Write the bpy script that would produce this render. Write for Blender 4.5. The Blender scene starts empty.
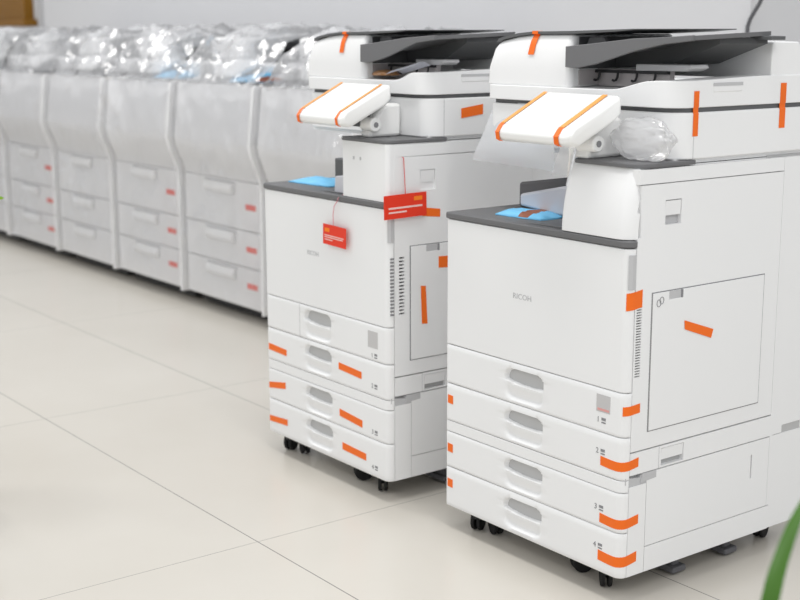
import bpy, bmesh, math, random
from mathutils import Vector, Matrix, noise
random.seed(4)
PI = math.pi
sc = bpy.context.scene
COL = sc.collection
W = 0.587            # printer width
P2X = -0.7996        # left edge of the far printer
P2Y = -0.0194
SEAM = 0.50          # where the rear section of a printer begins
DEP = 0.63

# ------------------------------------------------------------------ materials
def mat(name, col, rough=0.5, metal=0.0, spec=0.5, bump=0.0, bscale=200, var=0.0, coat=0.0, trans=0.0):
    m = bpy.data.materials.new(name); m.use_nodes = True
    nt = m.node_tree; b = nt.nodes['Principled BSDF']
    b.inputs['Base Color'].default_value = (*col, 1); b.inputs['Roughness'].default_value = rough
    b.inputs['Metallic'].default_value = metal; b.inputs['Specular IOR Level'].default_value = spec
    if coat: b.inputs['Coat Weight'].default_value = coat
    if trans: b.inputs['Subsurface Weight'].default_value = trans
    tc = nt.nodes.new('ShaderNodeTexCoord')
    if bump:
        n = nt.nodes.new('ShaderNodeTexNoise'); n.inputs['Scale'].default_value = bscale; n.inputs['Detail'].default_value = 3
        bp = nt.nodes.new('ShaderNodeBump'); bp.inputs['Strength'].default_value = bump; bp.inputs['Distance'].default_value = 0.002
        nt.links.new(tc.outputs['Object'], n.inputs['Vector']); nt.links.new(n.outputs['Fac'], bp.inputs['Height'])
        nt.links.new(bp.outputs['Normal'], b.inputs['Normal'])
    if var:
        n = nt.nodes.new('ShaderNodeTexNoise'); n.inputs['Scale'].default_value = 6; n.inputs['Detail'].default_value = 4
        mx = nt.nodes.new('ShaderNodeMix'); mx.data_type = 'RGBA'
        mx.inputs[6].default_value = (*[c * (1 - var) for c in col], 1); mx.inputs[7].default_value = (*[min(1, c * (1 + var)) for c in col], 1)
        nt.links.new(tc.outputs['Object'], n.inputs['Vector']); nt.links.new(n.outputs['Fac'], mx.inputs[0])
        nt.links.new(mx.outputs[2], b.inputs['Base Color'])
    return m

M = {}
M['white'] = mat('white_plastic', (.845, .847, .85), .42, spec=.35, bump=.04, bscale=900)
M['white_side'] = M['white']
M['offwhite'] = mat('chassis_plastic', (.50, .50, .50), .6, spec=.2)
M['panel_white'] = mat('panel_plastic', (.90, .90, .89), .35, spec=.4)
M['greyplastic'] = mat('light_grey_plastic', (.52, .52, .53), .5, spec=.3)
M['bed'] = mat('exit_bed_grey', (.50, .47, .47), .5, spec=.3)
M['dark'] = mat('dark_grey_plastic', (.105, .108, .112), .45, spec=.4, bump=.05, bscale=700)
M['tray'] = mat('tray_grey_plastic', (.15, .15, .155), .5, spec=.35, bump=.05, bscale=700)
M['black'] = mat('black_plastic', (.018, .018, .02), .5, spec=.4)
M['rubber'] = mat('black_rubber', (.02, .02, .02), .7, spec=.2)
M['orange'] = mat('orange_tape', (.90, .16, .012), .45, spec=.3, var=.05)
M['tan_tape'] = mat('screen_tape', (.82, .36, .09), .4, spec=.3)
M['brown_tape'] = mat('brown_tape', (.30, .10, .055), .45, spec=.3)
M['red_card'] = mat('red_card', (.80, .045, .018), .5, spec=.3)
M['ink_white'] = mat('white_ink', (.88, .62, .58), .6, spec=.1)
M['ink_orange'] = mat('orange_ink', (.95, .25, .03), .6, spec=.1)
M['ink_grey'] = mat('grey_ink', (.26, .26, .27), .6, spec=.1)
M['ink_faint'] = mat('faint_grey_ink', (.50, .50, .51), .6, spec=.1)
M['string'] = mat('red_string', (.66, .10, .10), .7, spec=.1)
M['string_pink'] = mat('pink_string', (.70, .30, .34), .7, spec=.1)
M['blue'] = mat('blue_foam_sheet', (.20, .57, .88), .5, spec=.25, var=.12)
M['foam'] = mat('grey_foam', (.60, .60, .64), .7, spec=.15, bump=.2, bscale=120)
M['sticker'] = mat('grey_sticker', (.55, .54, .54), .5, spec=.2)
M['sticker_red'] = mat('pale_red_sticker', (.72, .35, .33), .5, spec=.2)
M['brown_bag'] = mat('brown_bag', (.42, .22, .10), .4, spec=.4, var=.3)
M['paper'] = mat('white_paper', (.80, .81, .88), .6, spec=.15)
M['leaf'] = mat('green_leaf', (.060, .165, .016), .4, spec=.4, var=.25)
M['leaf_light'] = mat('light_green_leaf', (.22, .40, .03), .4, spec=.4, var=.2)
M['terracotta'] = mat('plant_pot_ceramic', (.55, .54, .52), .5, spec=.3)
M['soil'] = mat('potting_soil', (.05, .035, .025), .9, spec=.1, bump=.6, bscale=60)
M['cable'] = mat('grey_cable', (.13, .13, .14), .5, spec=.3)
M['wrap_white'] = mat('row_plastic', (.80, .80, .805), .45, spec=.3)
M['wrap_edge'] = mat('row_edge_plastic', (.88, .88, .88), .45, spec=.3)
M['label_red'] = mat('red_label', (.80, .10, .07), .5, spec=.2)

# wood
def wood():
    m = mat('brown_wood', (.30, .15, .03), .45, spec=.3)
    nt = m.node_tree; b = nt.nodes['Principled BSDF']
    tc = nt.nodes.new('ShaderNodeTexCoord'); mp = nt.nodes.new('ShaderNodeMapping'); mp.inputs['Scale'].default_value = (2, 2, 18)
    n = nt.nodes.new('ShaderNodeTexNoise'); n.inputs['Scale'].default_value = 4; n.inputs['Detail'].default_value = 5
    r = nt.nodes.new('ShaderNodeValToRGB'); r.color_ramp.elements[0].color = (.200, .088, .005, 1); r.color_ramp.elements[1].color = (.30, .140, .010, 1)
    nt.links.new(tc.outputs['Object'], mp.inputs[0]); nt.links.new(mp.outputs[0], n.inputs['Vector']); nt.links.new(n.outputs['Fac'], r.inputs[0])
    nt.links.new(r.outputs[0], b.inputs['Base Color']); return m
M['wood'] = wood()

# clear crinkled film
def film(name, haze, gloss, tint=(.9, .9, .93), rough=.08):
    m = bpy.data.materials.new(name); m.use_nodes = True; nt = m.node_tree
    for n in list(nt.nodes): nt.nodes.remove(n)
    out = nt.nodes.new('ShaderNodeOutputMaterial')
    tr = nt.nodes.new('ShaderNodeBsdfTransparent'); tr.inputs[0].default_value = (.97, .97, .975, 1)
    df = nt.nodes.new('ShaderNodeBsdfDiffuse'); df.inputs[0].default_value = (*tint, 1)
    tl = nt.nodes.new('ShaderNodeBsdfTranslucent'); tl.inputs[0].default_value = (*tint, 1)
    gl = nt.nodes.new('ShaderNodeBsdfGlossy'); gl.inputs['Roughness'].default_value = rough; gl.inputs[0].default_value = (1, 1, 1, 1)
    a0 = nt.nodes.new('ShaderNodeMixShader'); a0.inputs[0].default_value = .5
    nt.links.new(df.outputs[0], a0.inputs[1]); nt.links.new(tl.outputs[0], a0.inputs[2])
    a = nt.nodes.new('ShaderNodeMixShader'); a.inputs[0].default_value = haze
    nt.links.new(tr.outputs[0], a.inputs[1]); nt.links.new(a0.outputs[0], a.inputs[2])
    lw = nt.nodes.new('ShaderNodeLayerWeight'); lw.inputs[0].default_value = .25
    mm = nt.nodes.new('ShaderNodeMath'); mm.operation = 'MULTIPLY_ADD'; mm.inputs[1].default_value = .7; mm.inputs[2].default_value = gloss; mm.use_clamp = True
    nt.links.new(lw.outputs['Fresnel'], mm.inputs[0])
    tc = nt.nodes.new('ShaderNodeTexCoord'); n = nt.nodes.new('ShaderNodeTexNoise'); n.inputs['Scale'].default_value = 22; n.inputs['Detail'].default_value = 3
    bp = nt.nodes.new('ShaderNodeBump'); bp.inputs['Strength'].default_value = .5; bp.inputs['Distance'].default_value = .01
    nt.links.new(tc.outputs['Object'], n.inputs['Vector']); nt.links.new(n.outputs['Fac'], bp.inputs['Height'])
    nt.links.new(bp.outputs[0], gl.inputs['Normal'])
    f = nt.nodes.new('ShaderNodeMixShader')
    nt.links.new(mm.outputs[0], f.inputs[0]); nt.links.new(a.outputs[0], f.inputs[1]); nt.links.new(gl.outputs[0], f.inputs[2])
    nt.links.new(f.outputs[0], out.inputs[0]); return m
M['film'] = film('clear_wrapping_film', .10, .06)
M['film_top'] = film('crumpled_film', .36, .12, (.98, .98, 1), .14)
M['bag'] = film('cloudy_plastic_bag', .50, .06, (.99, .99, 1), .15)
M['sheet'] = film('milky_plastic_sheet', .80, .05, (.94, .96, .99), .25)

# ------------------------------------------------------------------ mesh helpers
def link(name, bm, m, parent=None, bevel=0.0, smooth=35, segs=2, label=None):
    bmesh.ops.recalc_face_normals(bm, faces=bm.faces)
    me = bpy.data.meshes.new(name); bm.to_mesh(me); bm.free()
    ms = m if isinstance(m, (list, tuple)) else [m]
    for k in ms: me.materials.append(M[k] if isinstance(k, str) else k)
    me.polygons.foreach_set('use_smooth', [True] * len(me.polygons))
    me.set_sharp_from_angle(angle=math.radians(smooth))
    o = bpy.data.objects.new(name, me); COL.objects.link(o)
    if parent: o.parent = parent
    if bevel:
        b = o.modifiers.new('bevel', 'BEVEL'); b.width = bevel; b.segments = segs; b.limit_method = 'ANGLE'; b.angle_limit = math.radians(40)
        b.harden_normals = False
    if label: o['label'] = label
    return o

def tag(o, label, cat, group=None):
    o['label'] = label; o['category'] = cat
    if group: o['group'] = group
    return o

def empty(name, loc, label, cat, group=None):
    o = bpy.data.objects.new(name, None); COL.objects.link(o); o.location = loc; o.empty_display_size = .1
    return tag(o, label, cat, group)

def box(bm, x0, x1, y0, y1, z0, z1, mi=0):
    v = [bm.verts.new((x, y, z)) for x in (x0, x1) for y in (y0, y1) for z in (z0, z1)]
    for f in ((0, 1, 3, 2), (4, 6, 7, 5), (0, 4, 5, 1), (2, 3, 7, 6), (0, 2, 6, 4), (1, 5, 7, 3)):
        bm.faces.new([v[i] for i in f]).material_index = mi

def B(*a, mi=0):
    bm = bmesh.new(); box(bm, *a, mi=mi); return bm

def prism(bm, poly, axis, a, b, mi=0):
    """extrude a 2-D polygon along axis: 'x' -> (y,z), 'y' -> (x,z), 'z' -> (x,y)"""
    def p(q, t):
        return {'x': (t, q[0], q[1]), 'y': (q[0], t, q[1]), 'z': (q[0], q[1], t)}[axis]
    A = [bm.verts.new(p(q, a)) for q in poly]; Bv = [bm.verts.new(p(q, b)) for q in poly]
    n = len(poly)
    bm.faces.new(A).material_index = mi; bm.faces.new(list(reversed(Bv))).material_index = mi
    for i in range(n):
        bm.faces.new((A[i], A[(i + 1) % n], Bv[(i + 1) % n], Bv[i])).material_index = mi

def PR(poly, axis, a, b):
    bm = bmesh.new(); prism(bm, poly, axis, a, b); return bm

def cyl(bm, c, r, axis, a, b, n=20, mi=0, r2=None):
    r2 = r if r2 is None else r2
    def p(ang, rr, t):
        u, v = c[0] + rr * math.cos(ang), c[1] + rr * math.sin(ang)
        return {'x': (t, u, v), 'y': (u, t, v), 'z': (u, v, t)}[axis]
    A = [bm.verts.new(p(2 * PI * i / n, r, a)) for i in range(n)]; Bv = [bm.verts.new(p(2 * PI * i / n, r2, b)) for i in range(n)]
    bm.faces.new(A).material_index = mi; bm.faces.new(list(reversed(Bv))).material_index = mi
    for i in range(n): bm.faces.new((A[i], A[(i + 1) % n], Bv[(i + 1) % n], Bv[i])).material_index = mi

def tube(pts, r, n=8):
    bm = bmesh.new(); rings = []
    pts = [Vector(p) for p in pts]
    for i, p in enumerate(pts):
        t = (pts[min(i + 1, len(pts) - 1)] - pts[max(i - 1, 0)]).normalized()
        u = t.orthogonal().normalized() if i == 0 else (u - t * u.dot(t)).normalized()
        v = t.cross(u)
        rings.append([bm.verts.new(p + (u * math.cos(2 * PI * k / n) + v * math.sin(2 * PI * k / n)) * r) for k in range(n)])
    for a, b in zip(rings, rings[1:]):
        for k in range(n): bm.faces.new((a[k], a[(k + 1) % n], b[(k + 1) % n], b[k]))
    bm.faces.new(rings[0]); bm.faces.new(list(reversed(rings[-1]))); return bm

def arc(cx, cy, r, a0, a1, n=6):
    return [(cx + r * math.cos(math.radians(a0 + (a1 - a0) * i / n)), cy + r * math.sin(math.radians(a0 + (a1 - a0) * i / n))) for i in range(n + 1)]

def plan(x0, x1, y0, y1, rr=.02, rl=.008, n=6, inset=0):
    """footprint rectangle whose two front corners are rounded"""
    if inset: return arc(x0 + rl, y0 + rl, rl, 180, 270, 4) + arc(x1 - rr, y0 + rr, rr, 270, 360, n) + [(x1 - inset, y0 + rr + .0008), (x1 - inset, y1), (x0, y1)]
    return arc(x0 + rl, y0 + rl, rl, 180, 270, 4) + arc(x1 - rr, y0 + rr, rr, 270, 360, n) + [(x1, y1), (x0, y1)]

def side_panel(bm, x1, th, y0, y1, z0, z1, holes=(), mi=0):
    """slab facing +x with real rectangular openings"""
    ys = sorted({y0, y1, *[h[0] for h in holes], *[h[1] for h in holes]}); zs = sorted({z0, z1, *[h[2] for h in holes], *[h[3] for h in holes]})
    def solid(i, j):
        if not (0 <= i < len(ys) - 1 and 0 <= j < len(zs) - 1): return False
        cy, cz = (ys[i] + ys[i + 1]) / 2, (zs[j] + zs[j + 1]) / 2
        return not any(h[0] < cy < h[1] and h[2] < cz < h[3] for h in holes)
    V = {}
    def v(i, j, k):
        if (i, j, k) not in V: V[(i, j, k)] = bm.verts.new((x1 if k else x1 - th, ys[i], zs[j]))
        return V[(i, j, k)]
    for i in range(len(ys) - 1):
        for j in range(len(zs) - 1):
            if not solid(i, j): continue
            fs = [[v(i, j, 1), v(i + 1, j, 1), v(i + 1, j + 1, 1), v(i, j + 1, 1)], [v(i, j, 0), v(i, j + 1, 0), v(i + 1, j + 1, 0), v(i + 1, j, 0)]]
            if not solid(i - 1, j): fs.append([v(i, j, 0), v(i, j, 1), v(i, j + 1, 1), v(i, j + 1, 0)])
            if not solid(i + 1, j): fs.append([v(i + 1, j, 0), v(i + 1, j + 1, 0), v(i + 1, j + 1, 1), v(i + 1, j, 1)])
            if not solid(i, j - 1): fs.append([v(i, j, 0), v(i + 1, j, 0), v(i + 1, j, 1), v(i, j, 1)])
            if not solid(i, j + 1): fs.append([v(i, j + 1, 0), v(i, j + 1, 1), v(i + 1, j + 1, 1), v(i + 1, j + 1, 0)])
            for f in fs: bm.faces.new(f).material_index = mi

def text_mesh(s, size, name, m, parent, mtx, label=None, squash=1):
    cu = bpy.data.curves.new(name, 'FONT'); cu.body = s; cu.size = size; cu.extrude = .0003; cu.resolution_u = 3
    cu.align_x = 'CENTER'; cu.align_y = 'CENTER'
    t = bpy.data.objects.new('tmp_text', cu); COL.objects.link(t)
    dg = bpy.context.evaluated_depsgraph_get(); me = bpy.data.meshes.new_from_object(t.evaluated_get(dg))
    bpy.data.objects.remove(t); bpy.data.curves.remove(cu)
    me.materials.clear(); me.materials.append(M[m])
    me.transform(mtx @ Matrix.Scale(squash, 4, (1, 0, 0)))
    o = bpy.data.objects.new(name, me); COL.objects.link(o); o.parent = parent
    if label: o['label'] = label
    return o

FRONT = Matrix.Rotation(PI / 2, 4, 'X')             # text plane facing -y
def front_at(x, y, z): return Matrix.Translation((x, y, z)) @ FRONT
RIGHT = Matrix.Rotation(PI / 2, 4, 'Z') @ FRONT     # text plane facing +x

def strip(pts_lo, pts_hi, th=.0007):
    """tape: two polylines on a surface, thickened a little"""
    bm = bmesh.new()
    a = [bm.verts.new(p) for p in pts_lo]; b = [bm.verts.new(p) for p in pts_hi]
    for i in range(len(a) - 1): bm.faces.new((a[i], a[i + 1], b[i + 1], b[i]))
    bmesh.ops.recalc_face_normals(bm, faces=bm.faces)
    bmesh.ops.solidify(bm, geom=list(bm.faces), thickness=th)
    return bm

# ------------------------------------------------------------------ printer pieces
def sstep(a, b, x):
    t = max(0, min(1, (x - a) / (b - a))); return t * t * (3 - 2 * t)

def drawer_front(z0, z1, handle, r=.02, yb=.05):
    """curved-corner drawer front with the scooped pull pressed into its face"""
    hx0, hx1, hz0, hz1 = handle
    xs = [0.0, .001, .0025, .004, .012] + [hx0 - .03]
    xs += [hx0 + (hx1 - hx0) * i / 26 for i in range(27)] + [hx1 + .03]
    xs = sorted(set(xs))
    front = [(x, .004 * (1 - math.sqrt(max(0, 1 - (1 - min(x, .004) / .004) ** 2)))) for x in xs]
    front += arc(W - r, r, r, 270, 360, 6)
    zs = sorted({z0, z0 + .0012, z1 - .0012, z1, *[hz0 + (hz1 - hz0) * i / 22 for i in range(23)]})
    zs = [z for z in zs if z0 <= z <= z1]
    def depth(x, z):
        u = (x - (hx0 + hx1) / 2) / ((hx1 - hx0) / 2); v = (z - hz0) / (hz1 - hz0)
        if abs(u) > 1 or v < 0 or v > 1: return 0
        vv = 2 * v - 1
        d = (abs(u) ** 5 + abs(vv) ** 4)
        mask = 1 - sstep(.45, 1.0, d)
        lip = .50 + .07 * u * u - .02 * u
        pocket = .022 * sstep(lip, lip + .07, v)
        lower = .009 * (1 - sstep(0.02, lip, v))
        return mask * (pocket + lower + .0015)
    bm = bmesh.new(); rows = []
    n = len(front)
    for z in zs:
        ins = .0012 if z in (z0, z1) else 0
        row = []
        for (x, y) in front:
            d = depth(x, z) if y < .004 and x < hx1 + .02 else 0
            row.append(bm.verts.new((min(x, W - ins) if ins else x, y + d + ins, z)))
        row.append(bm.verts.new((W - .0125, r + .0006, z))); row.append(bm.verts.new((W - .0125, yb, z))); row.append(bm.verts.new((0, yb, z)))
        rows.append(row)
    k = n + 3
    for a, b in zip(rows, rows[1:]):
        for i in range(k): bm.faces.new((a[i], a[(i + 1) % k], b[(i + 1) % k], b[i]))
    bm.faces.new(list(reversed(rows[0]))); bm.faces.new(rows[-1])
    return bm

def corner_pts(s0, s1, zfun, off=.0006, r=.02):
    """polyline round the front right corner; s<0 lies on the front (x = W-r+s), s>0 past the arc on the side"""
    out = []
    q = PI / 2 * r
    n = 14
    for i in range(n + 1):
        s = s0 + (s1 - s0) * i / n
        if s <= 0: x, y = W - r + s, -off
        elif s < q:
            a = -PI / 2 + s / r; x, y = W - r + (r + off) * math.cos(a), r + (r + off) * math.sin(a)
        else: x, y = W + off, r + (s - q)
        out.append((x, y, zfun(i / n)))
    return out

def corner_tape(parent, x_start, y_end, zt0, zt1, h, sag=0.0):
    s0 = x_start - (W - .02); s1 = PI / 2 * .02 + (y_end - .02)
    top = lambda t: zt0 + (zt1 - zt0) * t - sag * math.sin(PI * t)
    link('packing_tape', strip(corner_pts(s0, s1, lambda t: top(t) - h), corner_pts(s0, s1, top)), 'orange', parent)

def face_tape(parent, quad, m='orange', n=1, name='packing_tape'):
    """quad in order top-left, top-right, bottom-right, bottom-left"""
    tl, tr, br, bl = [Vector(q) for q in quad]
    link(name, strip([bl, br], [tl, tr], .0006), m, parent)

def caster(parent, x, y, rot=0, z=.0, r=.026):
    bm = bmesh.new()
    c, s = math.cos(rot), math.sin(rot)
    for sx in (-.012, .004):
        cyl(bm, (0, r), r, 'x', sx, sx + .009, 22)
    cyl(bm, (0, r), .007, 'x', -.012, .013, 10)
    bmesh.ops.rotate(bm, verts=bm.verts, cent=(0, 0, 0), matrix=Matrix.Rotation(rot, 3, 'Z')); bmesh.ops.translate(bm, verts=bm.verts, vec=(x, y, z))
    w = link('caster', bm, 'rubber', parent, bevel=.002)
    bm = bmesh.new()
    prism(bm, [(-.024, .034), (.012, .034), (.026, .050), (.020, .064), (-.022, .064)], 'x', -.006, .006)
    cyl(bm, (0, .008), .016, 'z', .052, .066, 16)
    bmesh.ops.rotate(bm, verts=bm.verts, cent=(0, 0, 0), matrix=Matrix.Rotation(rot, 3, 'Z')); bmesh.ops.translate(bm, verts=bm.verts, vec=(x, y, z))
    f = link('caster_fork', bm, 'black', w)
    return w

def latch(parent, y0, y1, z0, z1):
    """finger flap sitting in an opening of a side panel, tilted so that its lower edge is sunk"""
    bm = bmesh.new()
    prism(bm, [(W - .0005, z1 - .002), (W - .002, z0 + (z1 - z0) * .38), (W - .006, z0 + (z1 - z0) * .38), (W - .006, z1 - .002)], 'y', y0 + .0015, y1 - .0015)
    return link('latch', bm, 'white', parent)

def make_printer(ox, label, P1):
    t = empty('multifunction_printer', (ox, 0 if P1 else P2Y, 0), label, 'printer')
    ZB = .060
    # hidden frame that the covers sit on
    bm = bmesh.new()
    box(bm, .006, W - .012, .012, SEAM, ZB + .004, .772)
    box(bm, .01, W - .004, SEAM - .002, DEP, ZB + .002, .785)
    box(bm, .03, W - .012, .44, DEP, .785, .94)
    link('chassis', bm, 'offwhite', t)
    bm = bmesh.new()
    box(bm, 0, .006, .03, DEP, ZB, .772)
    link('left_cover', bm, 'white', t, bevel=.002)
    # front cover
    bm = PR(plan(0, W, 0, .05, .02, .004, 6, .0125), 'z', .471, .774)
    link('front_cover', bm, 'white', t, bevel=.0018)
    # grip slot at the corner of the front cover
    link('grip_slot', PR(corner := [(W - .0045, .0030), (W + .0012, .010), (W + .0012, .020), (W - .004, .016)], 'z', .690, .762), 'greyplastic', t)
    # dark ledge / exit tray
    bm = PR(plan(-.003, W + .002, -.004, .44, .026, .006, 6, .0145), 'z', .776, .791)
    lg = link('exit_tray', bm, 'tray', t, bevel=.003)
    bm = bmesh.new()
    prism(bm, [(.24, .7905), (.385, .7905), (.385, .7945), (.30, .7940)], 'y', .02, .18)
    link('tray_ramp', bm, 'tray', lg, bevel=.003)
    if P1:
        # paper stop block standing in the back of the tray
        bm = PR([(.03, .791), (.40, .791), (.40, .884), (.18, .873), (.03, .850)], 'y', .20, .43)
        link('tray_stop', bm, 'tray', lg, bevel=.006)
    else:
        link('tray_stop', B(.275, .40, .055, .36, .791, .878), 'dark', lg, bevel=.003)
    # drawers
    hd = [(.211, .342, .372, .456), (.211, .342, .286, .357), (.213, .344, .163, .240), (.213, .344, .071, .145)]
    if not P1: hd = [(.196, .330, .374, .460), (.196, .330, .287, .360), (.197, .332, .165, .242), (.197, .332, .073, .147)]
    zz = [(.3745, .4690), (.2800, .3720), (.1625, .2505), (.0600, .1600)]
    nums = ['1', '2', '3', '4']
    for k, ((z0, z1), h) in enumerate(zip(zz, hd)):
        hh = (h[0], h[1], max(h[2], z0 + .006), min(h[3], z1 - .006))
        d = link('drawer', drawer_front(z0, z1, hh), 'white', t, smooth=50)
        zt = z0 + (.028 if P1 else .018) + (0.012 if k == 3 else 0)
        if P1: zt = [.400, .331, .205, .1185][k]
        else: zt = [.388, .306, .181, .085][k]
        xt = .512 if P1 else .518
        text_mesh(nums[k], .017, 'tray_number', 'ink_grey', d, front_at(xt, -.0004, zt))
        bm = bmesh.new()
        box(bm, xt + .010, xt + .022, -.0006, .0002, zt - .006, zt - .003); box(bm, xt + .010, xt + .022, -.0006, .0002, zt + .000, zt + .006)
        link('size_icon', bm, 'ink_grey', d)
        if k == 0:
            a = (.506, .546, .418, .456) if P1 else (.500, .543, .408, .452)
            bm = B(a[0], a[1], -.0006, .0005, a[2], a[3]); link('size_sticker', bm, 'sticker', d)
            if P1: link('size_sticker_stripe', B(a[0] + .004, a[1] - .002, -.001, .0004, a[2] + .003, a[2] + .008), 'sticker_red', d)
    if not P1:
        link('drawer_seam', B(.1725, .1745, -.0003, .001, .3755, .468), 'greyplastic', t)
    # narrow strip between main unit and paper bank
    link('base_strip', PR(plan(0, W, 0, .05, .02, .004, 6, .0125), 'z', .2525, .2780), 'white', t, bevel=.001)
    # ---- right side, main unit
    vents = []
    nv = 27 if P1 else 17
    for i in range(nv):
        z = .502 + i * (.655 - .502) / nv
        vents.append((.026, .042, z, z + .0032) if P1 else (.036, .053, z, z + .0046))
    doorh = [(.103, .152, .816, .868)] + vents
    bm = bmesh.new(); side_panel(bm, W, .010, .0215, .489, .340, .795, [h for h in doorh if h[3] < .79])
    # the upper portion of the door, with its rounded front corner
    side = link('side_door', bm, 'white', t)
    bm = bmesh.new(); side_panel(bm, W, .010, .0305 if P1 else .0215, .489, .795, .9025, [doorh[0]])
    link('side_door_top', bm, 'white', side)
    if not P1:
        bm = bmesh.new()
        for i in range(nv):
            z = .502 + i * (.655 - .502) / nv
            box(bm, W - .010, W + .0004, .0095, .0195, z, z + .0046)
        link('corner_vents', bm, 'ink_grey', t)
    link('vent_backing', B(W - .014, W - .0104, .024, .06, .495, .665), 'black', side)
    latch(side, .103, .152, .816, .868)
    link('latch_pocket', B(W - .016, W - .0104, .09, .165, .80, .88), 'greyplastic', side)
    # top band above the door
    link('side_band', PR([(.024, .9045), (SEAM - .011, .9045), (SEAM - .011, .934), (.024, .934)], 'x', W - .02, W), 'white', t)
    # multi-purpose feed door
    by0, by1, bz0, bz1 = .073, .436, .379, .675
    bp = bmesh.new(); side_panel(bp, W + .0022, .0020, by0, by1, bz0, bz1, [(.122, .166, .657, .675)])
    mp = link('bypass_tray', bp, 'white', t, bevel=.0007)
    link('bypass_notch', B(W + .0002, W + .001, .122, .166, .657, .674), 'greyplastic', mp)
    link('bypass_notch_end', B(W + .0002, W + .0021, .160, .166, .657, .674), 'ink_grey', mp)
    bm = bmesh.new()
    box(bm, W - .0004, W + .0004, by0 - .003, by1 + .003, bz1, bz1 + .0022); box(bm, W - .0004, W + .0004, by0 - .003, by0, bz0, bz1)
    box(bm, W - .0004, W + .0004, by1, by1 + .003, bz0, bz1); box(bm, W - .0004, W + .0004, by0 - .003, by1 + .003, bz0 - .0025, bz0)
    link('bypass_seam', bm, 'ink_grey', mp)
    bm = bmesh.new()
    for (yy, zz_) in ((.090, .653), (.099, .658)):
        pts = [(W + .0026, yy + .006 * math.cos(a), zz_ + .0075 * math.sin(a)) for a in [i * 2 * PI / 14 for i in range(15)]]
        tb = tube(pts, .0008, 5); me = bpy.data.meshes.new('x'); tb.to_mesh(me); tb.free(); bm.from_mesh(me); bpy.data.meshes.remove(me)
    if P1: link('feed_symbol', bm, 'ink_grey', mp)
    else: bm.free()
    # ---- lower side band (main unit foot)
    bm = bmesh.new(); side_panel(bm, W, .012, .0215, SEAM - .002, .288, .3365, [(.118, .190, .291, .331)])
    lb = link('side_band', bm, 'white', t)
    link('latch_pocket', B(W - .02, W - .0125, .11, .20, .288, .336), 'greyplastic', lb)
    latch(lb, .118, .190, .288, .332)
    link('band_seam', B(W - .001, W + .0004, .1100, .1112, .288, .336), 'greyplastic', lb)
    # finger grip under the band
    link('finger_grip', PR([(.0105, .270), (.030, .258), (.104, .2620), (.104, .2865), (.06, .2865), (.055, .278), (.0105, .284)], 'x', W - .02, W - .0015), 'greyplastic', t)
    link('finger_grip_lip', PR([(.056, .2665), (.104, .2700), (.104, .2860), (.06, .2860)], 'x', W - .01, W + .0005), 'greyplastic', t)
    # ---- paper bank side
    bm = bmesh.new()
    side_panel(bm, W, .012, .0215, .074, ZB, .262); link('bank_front_post', bm, 'white', t)
    bm = bmesh.new(); side_panel(bm, W, .012, .0755, .489, .1185, .2853, [(.424, .429, .198, .255)])
    bd = link('bank_door', bm, 'white', t); link('bank_door_slot', B(W - .013, W - .006, .42, .434, .19, .26), 'greyplastic', bd)
    bm = bmesh.new(); side_panel(bm, W, .012, .0755, SEAM - .002, ZB, .1165); link('bank_skirt', bm, 'white', t)
    # ---- rear section
    bm = bmesh.new(); side_panel(bm, W - .002, .012, SEAM, DEP, ZB, .286, []); side_panel(bm, W - .002, .012, SEAM, DEP, .288, .934, [(.535, .605, .288, .306)])
    rr = link('rear_cover', bm, 'white', t); link('rear_grip', B(W - .03, W - .0145, .52, .62, .286, .32), 'greyplastic', rr)
    bm = bmesh.new(); box(bm, W - .0125, W - .0005, .4905, SEAM - .001, .1185, .934); link('seam_strip', bm, 'white', t)
    link('back_cover', B(0, W - .014, DEP - .006, DEP, ZB, 1.05), 'white', t)
    # ---- column that carries the scanner
    bm = bmesh.new()
    if P1:
        cx0 = .386
        rows = []
        for i in range(9):
            f = i / 8; z = .793 + f * (.936 - .793)
            yo = -.004 + .030 * f ** 2.0
            pl = plan(cx0, W - .0005, yo, .44, .035, .012, 8)
            rows.append([bm.verts.new((x, y, z)) for x, y in pl])
        n = len(rows[0])
        for a, b in zip(rows, rows[1:]):
            for i in range(n): bm.faces.new((a[i], a[(i + 1) % n], b[(i + 1) % n], b[i]))
        bm.faces.new(list(reversed(rows[0]))); bm.faces.new(rows[-1])
        cshape = plan(cx0 + .012, W + .001, .018, .19, .045, .012, 8)
    else:
        prism(bm, plan(.390, W - .0005, 0, .44, .012, .006), 'z', .792, .936)
        cshape = plan(.388, W + .001, -.002, .19, .022, .006, 6)
    # keep the column inside the side door
    for v in bm.verts:
        if v.co.y > .03: v.co.x = min(v.co.x, W - .0125)
    co = link('scanner_column', bm, 'white', t, smooth=45)
    if not P1:
        bm = bmesh.new()
        for q in (.440, .470): box(bm, q, q + (.012 if q < .44 else .006), -.0008, .0004, .890, .898)
        link('small_mark', bm, 'ink_faint', co)
    else:
        bm = B(.405, .455, -.0012, .0, .896, .926); bm.free()
    sh = link('column_shelf', PR(cshape, 'z', .9365, .946), 'tray', t, bevel=.002)
    # ---- scanner
    sb = bmesh.new(); prism(sb, plan(0, W, .128, DEP - .01, .05, .02, 8), 'z', .947, 1.044)
    s = link('scanner', sb, 'white', t, bevel=.003)
    link('scanner_seam', B(W - .002, W + .0004, .1795, .1810, .948, 1.042), 'greyplastic', s)
    link('scanner_underside', B(0.002, W - .013, .14, DEP - .02, .938, .947), 'white', s)
    link('scanner_seal', PR(plan(.004, W - .004, .134, DEP - .02, .05, .02, 8), 'z', 1.0442, 1.0535), 'dark', s)
    # ---- document feeder
    df = bmesh.new()
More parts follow.
